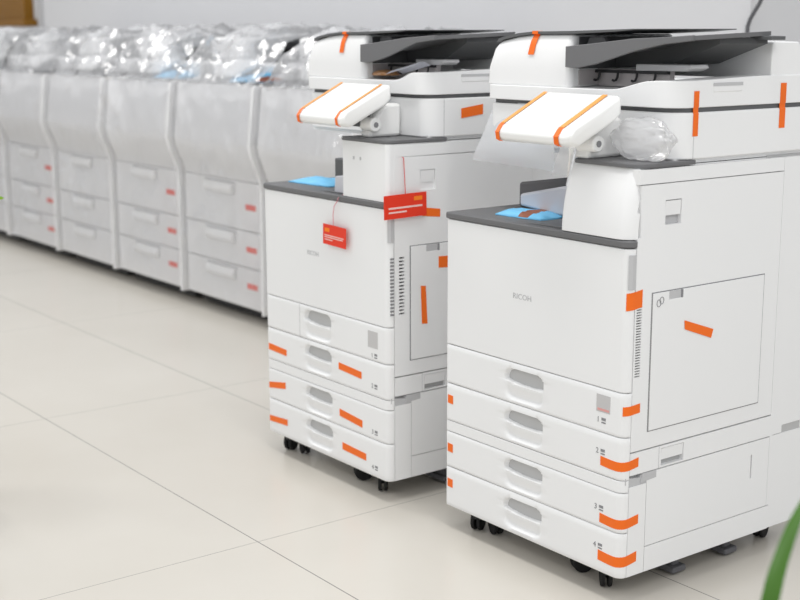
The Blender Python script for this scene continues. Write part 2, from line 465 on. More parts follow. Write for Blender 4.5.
    # base slab, its top climbing a little to the hinge
    xs_ = [0, .004, .012, .02, .1, .2, .3, .38, .41, .43, .45, .47, .49, .51, .532] + [W - .055 + .055 * math.sin(math.radians(q)) for q in (15, 30, 45, 60, 75, 90)]
    def yfront(x):
        if x < .02: return .118 + .02 - math.sqrt(max(0, .02 ** 2 - (.02 - x) ** 2))
        if x > W - .055: return .118 + .055 - math.sqrt(max(0, .055 ** 2 - (x - W + .055) ** 2))
        return .118
    lo, hi = [], []
    for x in xs_:
        cl, ch = [], []
        for j in range(10):
            f = j / 9; y = yfront(x) + (DEP - .005 - yfront(x)) * f ** 1.6
            cl.append(df.verts.new((x, y, 1.0537))); ch.append(df.verts.new((x, y, 1.087 + .022 * sstep(.40, .53, x) + .006 * sstep(.13, .42, y))))
        lo.append(cl); hi.append(ch)
    nx_ = len(xs_)
    for i in range(nx_ - 1):
        for j in range(9):
            df.faces.new((hi[i][j], hi[i + 1][j], hi[i + 1][j + 1], hi[i][j + 1])); df.faces.new((lo[i][j], lo[i][j + 1], lo[i + 1][j + 1], lo[i + 1][j]))
        df.faces.new((lo[i][0], lo[i + 1][0], hi[i + 1][0], hi[i][0])); df.faces.new((lo[i][9], hi[i][9], hi[i + 1][9], lo[i + 1][9]))
    for j in range(9):
        df.faces.new((lo[0][j], hi[0][j], hi[0][j + 1], lo[0][j + 1])); df.faces.new((lo[-1][j], lo[-1][j + 1], hi[-1][j + 1], hi[-1][j]))
    feeder = link('document_feeder', df, 'white', t, bevel=.006, segs=3)
    link('feeder_grip', B(W - .012, W + .0012, .236, .330, 1.083, 1.103), 'white', feeder, bevel=.003)
    link('feeder_grip_slot', B(W - .012, W + .0018, .236, .330, 1.0965, 1.1035), 'greyplastic', feeder)
    # feed head on the left
    bm = bmesh.new()
    prof = [(.123, 1.086), (.123, 1.128), (.1265, 1.180), (.136, 1.2035), (.46, 1.2035), (.46, 1.10)]
    sec = []
    for x, ins, drop in ((.0, 0, .016), (.04, 0, .010), (.095, 0, .003), (.15, 0, 0), (.266, 0, 0), (.275, .009, 0)):
        ring = []
        for (y, z) in prof:
            xx = x
            if z > 1.16: z -= drop * (z - 1.16) / .04 * 1.3
            if x == 0 and z > 1.12: xx = .028 * (z - 1.12) / .07
            ring.append(bm.verts.new((xx, y + (ins if y < .2 else 0), z - (ins * .3 if z > 1.18 else 0))))
        sec.append(ring)
    k = len(prof)
    for a, b in zip(sec, sec[1:]):
        for i in range(k): bm.faces.new((a[i], b[i], b[(i + 1) % k], a[(i + 1) % k]))
    bm.faces.new(sec[0]); bm.faces.new(list(reversed(sec[-1])))
    hd_ = link('feed_head', bm, 'white', feeder, bevel=.005, segs=3, smooth=40)
    link('feed_opening_shade', B(.2755, .2775, .150, .45, 1.128, 1.198), 'dark', hd_)  # dark panel stands in for the shade inside the open head
    link('exit_opening', B(.2755, .2775, .150, .21, 1.092, 1.126), 'bed', hd_)
    # dark lid over the head, running on over the tray
    bm = bmesh.new()
    prism(bm, [(.026, 1.185), (.05, 1.192), (.10, 1.1995), (.15, 1.2038), (.275, 1.2042), (.40, 1.2085), (.46, 1.2125), (.46, 1.2145), (.275, 1.2105), (.15, 1.2095), (.10, 1.206), (.05, 1.1985), (.03, 1.1935)], 'y', .128, .46)
    link('feed_lid', bm, 'dark', feeder)
    # hinge box along the back
    link('hinge_cover', PR([(.428, 1.108), (.428, 1.183), (.436, 1.188), (.520, 1.186), (.540, 1.16), (.545, 1.108)], 'x', .275, W - .002), 'white', feeder, bevel=.003)
    # original tray: side fence, slanted tray, dark wedge for its underside and the shade in the hollow
    fence = PR([(.272, 1.132), (.272, 1.177), (.345, 1.183), (.472, 1.1945), (.56, 1.1975), (.632, 1.2015), (.632, 1.1900), (.555, 1.183), (.473, 1.168), (.40, 1.149), (.364, 1.140), (.304, 1.130)], 'y', .112, .120)
    tr = link('original_tray', fence, 'tray', feeder, bevel=.0012)
    bm = bmesh.new(); q_ = [(.278, .120, 1.150), (.278, .42, 1.165), (.40, .42, 1.180), (.40, .120, 1.160), (.50, .42, 1.196), (.50, .120, 1.183), (.585, .42, 1.200), (.632, .120, 1.1915)]
    lo_ = [bm.verts.new(v_) for v_ in q_]; hi_ = [bm.verts.new((v_[0], v_[1], v_[2] + .009)) for v_ in q_]
    for (i0, i1, i2, i3) in ((0, 1, 2, 3), (3, 2, 4, 5), (5, 4, 6, 7)):
        bm.faces.new([lo_[i] for i in (i0, i1, i2, i3)]); bm.faces.new([hi_[i] for i in (i3, i2, i1, i0)])
    for i0, i1 in ((0, 1), (1, 2), (2, 4), (4, 6), (6, 7), (7, 5), (5, 3), (3, 0)): bm.faces.new((lo_[i0], lo_[i1], hi_[i1], hi_[i0]))
    link('tray_plate', bm, 'tray', tr)
    bm = bmesh.new()
    prism(bm, [(.282, 1.130), (.282, 1.160), (.44, 1.180), (.575, 1.196), (.578, 1.183), (.466, 1.145), (.447, 1.138)], 'y', .262, .42)
    link('tray_underside_shade', bm, 'dark', tr)
    link('tray_flap', PR([(.56, 1.191), (.618, 1.1905), (.618, 1.1985), (.56, 1.200)], 'y', .38, .427), 'dark', tr, bevel=.001)
    link('paper_guide', PR([(.282, 1.176), (.290, 1.195), (.300, 1.198), (.335, 1.198), (.350, 1.182)], 'y', .165, .176), 'tray', tr, bevel=.002)
    link('exit_flap', PR([(.405, 1.1255), (.405, 1.1400), (.558, 1.1400), (.563, 1.133), (.545, 1.1265)], 'y', .195, .25), 'greyplastic', tr, bevel=.002)
    link('exit_back_panel', B(.276, .490, .21, .225, 1.090, 1.128), 'bed', feeder)
    link('exit_rail', B(.276, .490, .200, .212, 1.119, 1.1255), 'black', feeder)
    for hx in (.292, .348, .405, .458):
        pts = [(hx, .201, 1.122), (hx, .199, 1.110), (hx - .003, .198, 1.1035), (hx - .009, .198, 1.102), (hx - .014, .198, 1.1035)]
        link('exit_hook', tube(pts, .0028, 6), 'black', feeder)
    # ---- control panel
    bm = bmesh.new()
    w0, w1 = .268, .496
    prof = [(-.088, .985), (-.091, 1.000), (-.080, 1.0140), (.050, 1.0790), (.064, 1.078), (.066, 1.046), (.050, 1.030), (-.060, .977)]
    sec = []
    for x, ins in ((w0, .004), (w0 + .006, 0), (w1 - .016, 0), (w1 - .006, .003), (w1, .010)):
        cy = sum(a for a, b in prof) / 8; cz = sum(b for a, b in prof) / 8
        f = 1 - ins / .05
        sec.append([bm.verts.new((x, cy + (y - cy) * (1 - ins / .09), cz + (z - cz) * f)) for y, z in prof])
    k = len(prof)
    for a, b in zip(sec, sec[1:]):
        for i in range(k): bm.faces.new((a[i], b[i], b[(i + 1) % k], a[(i + 1) % k]))
    bm.faces.new(sec[0]); bm.faces.new(list(reversed(sec[-1])))
    cp = link('control_panel', bm, 'panel_white', t, bevel=.004, segs=3, smooth=40)
    up = Vector((0, .130, .065)).normalized(); nrm = Vector((0, -up.z, up.y))
    o0 = Vector((0, -.080, 1.0140))
    def P(x, d, h=.0008): return Vector((x, 0, 0)) + o0 + up * d + nrm * h
    bm = bmesh.new()
    c8 = [P(w0 + .020, .006, 0), P(w0 + .180, .006, 0), P(w0 + .180, .138, 0), P(w0 + .020, .138, 0)]
    bl = [bm.verts.new(c) for c in c8]; tl = [bm.verts.new(c + nrm * .0014) for c in c8]
    bm.faces.new(tl); bm.faces.new(list(reversed(bl)))
    for i in range(4): bm.faces.new((bl[i], bl[(i + 1) % 4], tl[(i + 1) % 4], tl[i]))
    link('screen', bm, 'panel_white', cp, label='white protective sheet over the screen')
    def ptape(xa, tw):
        pr_ = [P(xa, .144, .0022), P(xa, .006, .0022), P(xa, -.002, .001), Vector((xa, -.0925, 1.000)), Vector((xa, -.0895, .984)), Vector((xa, -.080, .9795))]
        dx = Vector((tw, 0, 0))
        bm = strip([q for q in pr_[:2]], [q + dx for q in pr_[:2]], .0004); link('screen_tape', bm, 'tan_tape', cp, label='orange tape strip across the screen')
        bm = strip([q for q in pr_[1:]], [q + dx for q in pr_[1:]], .0004); link('screen_tape', bm, 'orange', cp)
    ptape(w0 + .006, .012); ptape(w0 + .185, .014)
    bm = bmesh.new(); cyl(bm, (.030, .979), .018, 'x', .405, .462, 24); hg = link('panel_hinge', bm, 'panel_white', cp, bevel=.003)
    bm = bmesh.new(); cyl(bm, (.030, .979), .007, 'x', .4615, .4635, 16); link('hinge_hole_shade', bm, 'ink_grey', hg)  # dark disc painted as the shaded hole in the hinge end
    bm = bmesh.new(); prism(bm, [(.02, .9462), (.122, .9462), (.122, 1.03), (.075, 1.03), (.03, .985)], 'x', .398, .440); link('panel_arm', bm, 'panel_white', cp, bevel=.008)
    link('panel_bracket', PR([(-.05, .983), (.045, 1.022), (.10, 1.022), (.10, .980), (.02, .972)], 'x', .318, .410), 'dark', cp, bevel=.004)
    if not P1:   # this model's scanner and feeder start further from the left edge
        stack = [s, feeder, cp]
        while stack:
            q_ = stack.pop(); stack += list(q_.children)
            for v_ in q_.data.vertices: v_.co.x += .045 * (1 - sstep(.42, .585, v_.co.x))
    # ---- casters and levelling feet
    fc = ((.060, .055, .5), (.108, .070, 1.2), (.402, .075, -.4), (.492, .058, .9)) if P1 else ((.034, .052, .5), (.088, .064, 1.2), (.385, .064, -.4), (.487, .055, .9))
    for (x, y, a) in (*fc, (.515, .570, .3), (.07, .57, .2)):
        caster(t, x, y, a)
    for y in (.235, .415):
        bm = bmesh.new(); box(bm, .470, .552, y - .022, y + .022, .006, .020); box(bm, .50, .54, y - .012, y + .012, .018, .070)
        link('levelling_foot', bm, 'cable', t, bevel=.003)
    return t

# ------------------------------------------------------------------ the two unwrapped printers
p1 = make_printer(0, 'white multifunction printer nearest the plant, bubble wrap beside its panel and no red tags', True)
p2 = make_printer(P2X, 'white multifunction printer carrying two red tags, between the wrapped row and the other unwrapped one', False)

# lettering on the front covers
text_mesh('RICOH', .0175, 'lettering', 'ink_faint', p1, front_at(.267, -.0003, .6255), squash=1.15)
text_mesh('RICOH', .0175, 'lettering', 'ink_faint', p2, front_at(.246, -.0003, .620), squash=1.05)

# tapes, near printer
for z in (.343, .220, .130):
    q = [(-.0008, .016, z + .004), (-.0008, .008, z + .003), (.002, .0012, z + .002), (.008, -.0008, z + .001), (.026, -.0008, z)]
    link('packing_tape', strip([(x, y, zz - .021) for x, y, zz in q], q), 'orange', p1)
corner_tape(p1, .522, .047, .3215, .3255, .0205, .004)
corner_tape(p1, .524, .052, .1940, .1975, .0210, .004)
corner_tape(p1, .522, .050, .1095, .1140, .0230, .004)
corner_tape(p1, .579, .046, .4405, .4440, .0200)
corner_tape(p1, .579, .042, .682, .688, .037)
face_tape(p1, [(W + .0030, .172, .606), (W + .0030, .267, .574), (W + .0030, .261, .555), (W + .0030, .174, .586)])
def seam_tape(parent, y0, y1, zt, zb):
    xs = [(W + .0010, zt), (W + .0010, 1.056), (W - .0005, 1.0535), (W - .0005, 1.0440), (W + .0010, 1.042), (W + .0010, zb)]
    link('packing_tape', strip([(x, y0, z) for x, z in xs], [(x, y1, z) for x, z in xs], .0005), 'orange', parent)
seam_tape(p1, .176, .192, 1.088, .995); seam_tape(p1, .460, .480, 1.098, 1.000)
def head_tape(parent, x, lean, z0=1.158):
    pts = [(x + .010, .140, 1.2112), (x + .009, .1265, 1.2108), (x + .009, .1265, 1.2040), (x + .008, .1345, 1.2030), (x + .007, .1265, 1.190), (x + .004, .1245, 1.178), (x, .1220, z0)]
    dx = .019
    link('packing_tape', strip(pts, [(p_[0] + dx, p_[1], p_[2]) for p_ in pts], .0005), 'orange', parent)
head_tape(p1, .139, .0); head_tape(p2, .205, 0, 1.155)
# tapes, far printer
F = -.0008
for q in ([(.006, .324), (.102, .320), (.102, .302), (.006, .305)], [(.364, .337), (.470, .331), (.470, .312), (.364, .318)],
          [(.004, .207), (.093, .222), (.093, .203), (.004, .189)], [(.366, .208), (.472, .199), (.472, .179), (.366, .188)],
          [(.004, .106), (.100, .113), (.100, .095), (.004, .089)], [(.378, .116), (.488, .111), (.488, .092), (.378, .096)]):
    face_tape(p2, [(x, F, z + .002) for x, z in q])
X_ = W + .0030; dy = .0194
face_tape(p2, [(X_, .084 + dy, .570), (X_, .100 + dy, .568), (X_, .106 + dy, .468), (X_, .088 + dy, .470)])
face_tape(p2, [(X_, .143 + dy, .641), (X_, .175 + dy, .639), (X_, .175 + dy, .609), (X_, .143 + dy, .611)])
face_tape(p2, [(W + .0008, .090 + dy, .772), (W + .0008, .149 + dy, .764), (W + .0008, .149 + dy, .743), (W + .0008, .090 + dy, .750)])
face_tape(p2, [(W + .0008, .217 + dy, 1.017), (W + .0008, .290 + dy, 1.026), (W + .0008, .290 + dy, 1.000), (W + .0008, .217 + dy, .992)])

# ------------------------------------------------------------------ loose things on the printers
# red tags
def red_tag(name, origin, ux, uz, w, h, label, parts, string, m_string):
    root = empty(name, origin, label, 'tag', 'red hang tags')
    ux, uz = Vector(ux).normalized(), Vector(uz).normalized(); n = ux.cross(uz).normalized()
    def q(u, v, d): return ux * u + uz * v + n * d
    def plate(u0, u1, v0, v1, d0, d1):
        bm = bmesh.new(); c = [(u0, v0), (u1, v0), (u1, v1), (u0, v1)]
        a = [bm.verts.new(q(u, v, d0)) for u, v in c]; b = [bm.verts.new(q(u, v, d1)) for u, v in c]
        bm.faces.new(list(reversed(a))); bm.faces.new(b)
        for i in range(4): bm.faces.new((a[i], a[(i + 1) % 4], b[(i + 1) % 4], b[i]))
        return bm
    card = link('card', plate(0, w, -h, 0, -.0006, .0006), 'red_card', root)
    for (u0, u1, v0, v1, m) in parts:
        link('print_mark' if m == 'ink_orange' else 'text_line', plate(u0, u1, v0, v1, .0006, .0010), m, card)
    link('string', tube([Vector(s_) - Vector(origin) for s_ in string], .0011, 6), m_string, root)
    return root
red_tag('hang_tag', (P2X + .317, P2Y - .0125, .712), (1, 0, -.03), (.03, 0, 1), .106, .054,
        'red tag hanging by a pink string on the front cover of the tagged printer',
        [(.008, .030, -.020, -.010, 'ink_orange'), (.008, .096, -.0305, -.028, 'ink_white'), (.008, .092, -.0355, -.033, 'ink_white'), (.008, .045, -.042, -.0395, 'ink_white')],
        [(P2X + .3655, P2Y - .0125, .711), (P2X + .360, P2Y - .010, .738), (P2X + .363, P2Y - .008, .762), (P2X + .377, P2Y - .007, .777), (P2X + .379, P2Y - .0055, .785), (P2X + .381, P2Y + .01, .7925)], 'string_pink')
red_tag('hang_tag', (P2X + W + .0116, P2Y - .020, .811), (0, 1, .02), (0, -.02, 1), .134, .060,
        'larger red tag hanging by a red thread at the right corner of the tagged printer',
        [(.094, .120, -.019, -.009, 'ink_orange'), (.014, .120, -.0355, -.031, 'ink_white'), (.014, .070, -.046, -.042, 'ink_white')],
        [(P2X + W + .0122, P2Y + .047, .811), (P2X + W + .009, P2Y + .047, .86), (P2X + W + .005, P2Y + .047, .902), (P2X + W - .004, P2Y + .047, .9036)], 'string')

# blue packing pads lying in the two exit trays
def pad(name, cx, cy, z, lx, ly, rot, label, bump, tape=None, seed=0):
    bm = bmesh.new(); nx, ny = 18, 10; top = []; bot = []
    for i in range(nx + 1):
        for j in range(ny + 1):
            u, v = i / nx * 2 - 1, j / ny * 2 - 1
            e = (1 - u ** 4) * (1 - v ** 4)
            h = .003 + bump * e * (.75 + .5 * noise.noise((u * 1.6 + seed, v * 1.6, seed))) + .004 * noise.noise((u * 4, v * 4, seed + 3)) * e
            px, py = u * lx / 2 * (1 - .1 * v * v), v * ly / 2 * (1 + .15 * noise.noise((u * 2, seed, 0)))
            x = px * math.cos(rot) - py * math.sin(rot); y = px * math.sin(rot) + py * math.cos(rot)
            top.append(bm.verts.new((x, y, h))); bot.append(bm.verts.new((x, y, 0)))
    W_ = ny + 1
    for i in range(nx):
        for j in range(ny):
            a = i * W_ + j
            f = bm.faces.new((top[a], top[a + W_], top[a + W_ + 1], top[a + 1]))
            if tape and tape[0] <= i < tape[1]: f.material_index = 1
            bm.faces.new((bot[a], bot[a + 1], bot[a + W_ + 1], bot[a + W_]))
    rim = [i * W_ for i in range(nx + 1)] + [nx * W_ + j for j in range(1, ny + 1)] + [i * W_ + ny for i in range(nx - 1, -1, -1)] + [j for j in range(ny - 1, 0, -1)]
    for a, b in zip(rim, rim[1:] + rim[:1]): bm.faces.new((bot[a], bot[b], top[b], top[a]))
    o = link(name, bm, ['blue', 'brown_tape'], None, smooth=60); o.location = (cx, cy, z)
    return tag(o, label, 'packing pad')
pad('packing_pad', .180, .100, .7915, .155, .085, .10, 'blue packing pad banded with brown tape on the ledge of the near printer', .015, (9, 13), 1)
pad('packing_pad', P2X + .115, P2Y + .130, .7915, .20, .12, .1, 'crumpled plain blue packing pad on the dark ledge of the tagged printer', .015, None, 7)
# dark bracket with orange tape beside the pad of the far printer is part of the printer's tray stop

# grey foam block in the near printer's tray
bm = bmesh.new()
prism(bm, [(.108, .806), (.108, .834), (.25, .864), (.384, .868), (.384, .796), (.235, .7955)], 'y', .132, .196)
o = link('foam_block', bm, 'foam', None, bevel=.006); tag(o, 'pale grey foam wedge lying in the exit tray of the near printer', 'packing foam')

bm = bmesh.new()
prism(bm, [(P2X + .322, .792), (P2X + .326, .836), (P2X + .387, .842), (P2X + .387, .792)], 'y', P2Y + .020, P2Y + .052)
o = link('foam_block', bm, 'foam', None, bevel=.004); tag(o, 'small pale foam piece against the black tray stop of the tagged printer', 'packing foam')
# crumpled clear bag between panel and scanner of the near printer
def blob(name, c, size, m, label, cat, seed, amp=.35, freq=2.2, sub=5, flat=None):
    bm = bmesh.new(); bmesh.ops.create_icosphere(bm, subdivisions=sub, radius=1)
    for v in bm.verts:
        d = v.co.normalized()
        r = 1 + amp * (abs(noise.noise(d * freq + Vector((seed, 0, 0)))) * 1.6 - .4) + amp * .5 * abs(noise.noise(d * freq * 2.7 + Vector((0, seed, 0))))
        p_ = Vector((d.x * size[0], d.y * size[1], d.z * size[2])) * r + Vector(c)
        if flat is not None: p_.z = max(p_.z, flat)
        v.co = p_
    o = link(name, bm, m, None, smooth=28); return tag(o, label, cat)
blob('plastic_bag', (.535, .085, .990), (.082, .028, .044), 'bag', 'crumpled clear plastic bag on the shelf between control panel and scanner of the near printer', 'plastic bag', 3.3, amp=.16, freq=1.7, sub=5, flat=.9468)
# loose film hanging below the near printer's panel and from the scanner's left end
def sheet(name, fn, nu, nv, m, label, cat, parent=None, th=0):
    bm = bmesh.new(); g = [[bm.verts.new(fn(i / nu, j / nv)) for j in range(nv + 1)] for i in range(nu + 1)]
    for i in range(nu):
        for j in range(nv): bm.faces.new((g[i][j], g[i + 1][j], g[i + 1][j + 1], g[i][j + 1]))
    o = link(name, bm, m, parent, smooth=50)
    return tag(o, label, cat) if label else o
def hang(u, v):
    # milky sheet out of the scanner's left end, curving down
    a = v * 1.0
    x = .20 - .26 * u ** 1.0 * (1) ; y = .122 + .02 * u
    z = 1.046 - .145 * v
    x = .262 - (.262 + .030 * v + .035 * v * v) * u
    y = .112 - .018 * math.sin(v * 2.2) + .035 * u
    return (x, y + .004 * noise.noise((u * 3, v * 3, 1)), z)
sheet('plastic_sheet', hang, 14, 14, 'sheet', 'milky plastic sheet hanging below the left end of the near printer\'s scanner', 'plastic sheet')
def hang2(u, v):
    return (.305 + .085 * u - .03 * v * (1 - u), .075 + .02 * math.sin(u * 7) * (.3 + v), .970 - .072 * v - .03 * u * v + .006 * noise.noise((u * 5, v * 5, 4)))
sheet('plastic_film', hang2, 14, 12, 'bag', 'clear film dangling under the control panel of the near printer', 'plastic film')

# things lying on the far printer's feeder bed
blob('parts_bag', (P2X + .36, P2Y + .165, 1.1005), (.042, .03, .011), 'brown_bag', 'small brown bag of parts on the feeder bed of the tagged printer', 'bag', 9.1, amp=.25, sub=3, flat=1.0975)
def fold(u, v):
    return (P2X + .40 + .12 * u, P2Y + .135 + .055 * v, 1.101 + .024 * u + .010 * math.sin(PI * v))
o = sheet('paper_leaflet', fold, 8, 6, 'paper', 'folded white leaflet beside the brown bag on the tagged printer', 'paper')

# ------------------------------------------------------------------ wrapped machines in the row behind
RY = .858
def row_machine(x0):
    t = empty('wrapped_copier', (x0, RY, 0), '', 'copier', 'film wrapped copiers in the row')
    w = .688
    prof = [(-.022, .055), (-.020, .58), (-.026, .62), (-.050, .68), (-.066, .72), (-.072, .76), (-.046, .985), (-.038, .998), (.76, .998), (.76, .055)]
    bm = bmesh.new(); prism(bm, [(y + .02, z) for y, z in prof], 'x', 0.004, w - .004); link('cabinet', bm, 'wrap_white', t, smooth=30)
    bm = bmesh.new()
    door = [(y, z) for y, z in prof[1:8] if z > .60]
    up = [(-.022, .60)] + door + [(.02, .998), (.02, .60)]
    prism(bm, up, 'x', 0, w); link('upper_door', bm, 'wrap_white', t, smooth=40)
    bm = bmesh.new()
    prism(bm, [(y - .030, z) for y, z in prof[:8]] + [(y + .10, z) for y, z in reversed(prof[:8])], 'x', w + .0005, w + .0125); link('edge_trim', bm, 'wrap_edge', t, smooth=40)
    for (z0, z1) in ((.392, .597), (.235, .388), (.060, .231)):
        d = link('drawer', B(0, w, -.026, .0, z0, z1), 'wrap_white', t, bevel=.004)
        bm = bmesh.new()
        zz = z1 - .035
        prism(bm, [(-.026, zz + .022), (-.042, zz + .016), (-.048, zz - .002), (-.042, zz - .022), (-.026, zz - .030)], 'x', .20, .44)
        link('handle', bm, 'wrap_edge', d, bevel=.006)
        link('handle_slot', B(.19, .45, -.0275, -.02, zz + .02, zz + .029), 'greyplastic', d)
        bm = B(w - .155, w - .075, -.0282, -.0255, z1 - .115 if z1 > .5 else z1 - .085, z1 - .092 if z1 > .5 else z1 - .062); link('red_label', bm, 'label_red', d)
    link('base', B(.03, w - .03, .04, .72, .012, .058), 'black', t)
    link('worktop', B(-.003, w + .003, -.04, .70, .9985, 1.010), 'tray', t, bevel=.002)
    link('scanner', B(.05, .66, .10, .66, 1.010, 1.085), 'wrap_edge', t, bevel=.015)
    fd = link('document_feeder', B(.06, .36, .09, .55, 1.088, 1.190), 'wrap_edge', t, bevel=.02)
    link('feeder_tray', PR([(.36, 1.12), (.36, 1.175), (.64, 1.195), (.64, 1.175)], 'y', .14, .52), 'dark', fd)
    link('feeder_gap', B(.37, .64, .25, .5, 1.086, 1.125), 'dark', fd)
    cp = link('control_panel', PR([(-.02, 1.03), (-.015, 1.05), (.085, 1.10), (.09, 1.08)], 'x', .28, .50), 'wrap_edge', t, bevel=.004)
    link('panel_stand', B(.36, .46, .03, .09, 1.01, 1.07), 'dark', cp)
    return t
def copy_tree(o, parent=None):
    c = o.copy(); COL.objects.link(c)
    if parent: c.parent = parent
    for ch in list(o.children): copy_tree(ch, c)
    return c

def cover(x0, seed, hump):
    """crinkled film: up the front, over the ledge, over the humps on top, down the back"""
    w = .689
    pts = [(-.052, .075), (-.054, .56), (-.062, .63), (-.088, .70), (-.104, .76), (-.090, .88), (-.076, .99), (-.060, 1.035), (-.035, 1.10), (.02, 1.185), (.10, 1.250), (.30, 1.262), (.55, 1.250), (.70, 1.12), (.775, 1.03), (.785, .60)]
    L = [0]
    for a, b in zip(pts, pts[1:]): L.append(L[-1] + math.hypot(b[0] - a[0], b[1] - a[1]))
    def at(s):
        s *= L[-1]
        for k in range(len(L) - 1):
            if s <= L[k + 1] or k == len(L) - 2:
                f = (s - L[k]) / (L[k + 1] - L[k]); a, b = pts[k], pts[k + 1]
                return a[0] + (b[0] - a[0]) * f, a[1] + (b[1] - a[1]) * f
    nu, nv = 60, 120
    bm = bmesh.new(); g = []
    for i in range(nu + 1):
        u = i / nu; col = []
        for j in range(nv + 1):
            y, z = at(j / nv)
            x = .001 + w * u
            top = sstep(1.0, 1.06, z)
            if hump and z > 1.0: z = 1.0 + (z - 1.0) * hump
            edge = math.sin(PI * u) ** .4
            q = Vector((x * 1.0 + seed, y, z))
            c1 = abs(noise.noise(q * 5.0)); c2 = abs(noise.noise(q * 11.0 + Vector((3, 1, 7)))); c3 = noise.noise(q * 3)
            amp = top * (.085 * c1 + .045 * c2 + .02 * abs(noise.noise(q * 24)))
            fr = (1 - top) * (.012 * c1 + .008 * c2 + .004 * abs(noise.noise(q * 22))) * (1 if y < .5 else 0)
            pin = sstep(.12, .5, noise.noise(q * 3.1 + Vector((5, 0, 2)))) * (1 - top) * (1 if y < .5 and z < .97 else 0)
            fr += pin * .030 * abs(noise.noise(q * 17))
            zz = z - amp * 1.0 - top * .05 * (1 - edge) + top * .02 * c3
            if top > .1: zz = max(zz, 1.014 if y > -.05 else .985)
            yy = y - fr + top * .03 * noise.noise(q * 6 + Vector((9, 9, 9)))
            col.append(bm.verts.new((x, yy, zz)))
        g.append(col)
    for i in range(nu):
        for j in range(nv):
            f = bm.faces.new((g[i][j], g[i + 1][j], g[i + 1][j + 1], g[i][j + 1]))
            if g[i][j].co.z > 1.0: f.material_index = 1
    o = link('plastic_cover', bm, ['film', 'film_top'], None, smooth=22); o.location = (x0, RY, 0)
    return o
xs = [-2.178 - .713 * k for k in range(0, 6)]
who = ['sixth', 'fifth', 'fourth', 'third', 'second', 'first']
proto = None; spare = []
desc = ['white copier under clear film, mostly hidden behind the tagged printer',
        'white film wrapped copier in the row, next to the tagged printer\'s left edge',
        'white film wrapped copier, second from the tagged printer, three small red labels low down',
        'white film wrapped copier, third from the tagged printer, middle of the row',
        'white film wrapped copier, fourth from the tagged printer along the row',
        'white film wrapped copier at the left end of the row, beneath the wooden cabinet']
cdesc = ['crinkled clear film over the row\'s last copier, beside the tagged printer\'s document feeder',
         'crinkled clear film over the copier next to the tagged printer, a blue pad inside',
         'crinkled clear film over the second copier from the tagged printer, small blue pad inside',
         'crinkled clear film over the third copier from the tagged printer',
         'crinkled clear film over the fourth copier from the tagged printer',
         'crinkled clear film over the far left copier, below the wooden cabinet']
for k, x in enumerate(xs):
    if proto is None: proto = c = row_machine(x)
    else: c = copy_tree(proto); c.location = (x, RY, 0)
    c['label'] = desc[k]
    if k in (0, 3, 5):
        for ch in list(c.children):
            for g_ in list(ch.children):
                if g_.name.startswith('red_label'): spare.append(g_)
    o = cover(x, 3.7 * k + 1.3, .93 if k == 0 else 0); tag(o, cdesc[k], 'plastic cover', 'clear films over the row')
for g_ in spare: bpy.data.objects.remove(g_)
pad('packing_pad', -2.36, RY + .045, 1.0105, .22, .14, .1, 'blue packing pad under the film of the copier next to the tagged printer', .035, (15, 18), 4)
pad('packing_pad', -3.04, RY + .03, 1.0105, .20, .12, .2, 'small blue packing pad under the film of the second copier from the tagged printer', .03, None, 5)

# ------------------------------------------------------------------ setting
def struct(name, bm, m, **k):
    o = link(name, bm, m, None, **k); o['kind'] = 'structure'; return o
def floor_mat():
    m = mat('polished_floor_tiles', (.66, .635, .585), .22, spec=.45)
    nt = m.node_tree; b = nt.nodes['Principled BSDF']; N = nt.nodes.new; LK = nt.links.new
    tc = N('ShaderNodeTexCoord'); sx = N('ShaderNodeSeparateXYZ'); LK(tc.outputs['Object'], sx.inputs[0])
    def line(out, off, pitch, half):
        a = N('ShaderNodeMath'); a.operation = 'ADD'; a.inputs[1].default_value = -off + pitch * 50 + pitch / 2
        d = N('ShaderNodeMath'); d.operation = 'MODULO'; d.inputs[1].default_value = pitch
        s = N('ShaderNodeMath'); s.operation = 'SUBTRACT'; s.inputs[1].default_value = pitch / 2
        ab = N('ShaderNodeMath'); ab.operation = 'ABSOLUTE'
        lt = N('ShaderNodeMath'); lt.operation = 'LESS_THAN'; lt.inputs[1].default_value = half
        LK(out, a.inputs[0]); LK(a.outputs[0], d.inputs[0]); LK(d.outputs[0], s.inputs[0]); LK(s.outputs[0], ab.inputs[0]); LK(ab.outputs[0], lt.inputs[0])
        return lt.outputs[0]
    l1 = line(sx.outputs['Y'], -.424, .622, .0016); l2 = line(sx.outputs['X'], -.200, 1.31, .0010)
    mx = N('ShaderNodeMath'); mx.operation = 'MAXIMUM'; LK(l1, mx.inputs[0]); LK(l2, mx.inputs[1])
    n1 = N('ShaderNodeTexNoise'); n1.inputs['Scale'].default_value = 1.3; n1.inputs['Detail'].default_value = 6; LK(tc.outputs['Object'], n1.inputs['Vector'])
    rp = N('ShaderNodeValToRGB'); rp.color_ramp.elements[0].position = .3; rp.color_ramp.elements[1].position = .7
    rp.color_ramp.elements[0].color = (.605, .570, .512, 1); rp.color_ramp.elements[1].color = (.652, .620, .564, 1); LK(n1.outputs['Fac'], rp.inputs[0])
    mc = N('ShaderNodeMix'); mc.data_type = 'RGBA'; LK(mx.outputs[0], mc.inputs[0]); LK(rp.outputs[0], mc.inputs[6]); mc.inputs[7].default_value = (.26, .25, .235, 1)
    LK(mc.outputs[2], b.inputs['Base Color'])
    return m
M['floor'] = floor_mat()
M['wall'] = mat('grey_wall_paint', (.70, .70, .715), .7, spec=.2, bump=.05, bscale=300, var=.012)
struct('floor', B(-11, 5, -6, 5, -.05, 0), 'floor')
WY = 1.78; WX = -.549
struct('wall_back', B(-11, WX, WY, WY + .12, 0, 3.0), 'wall')
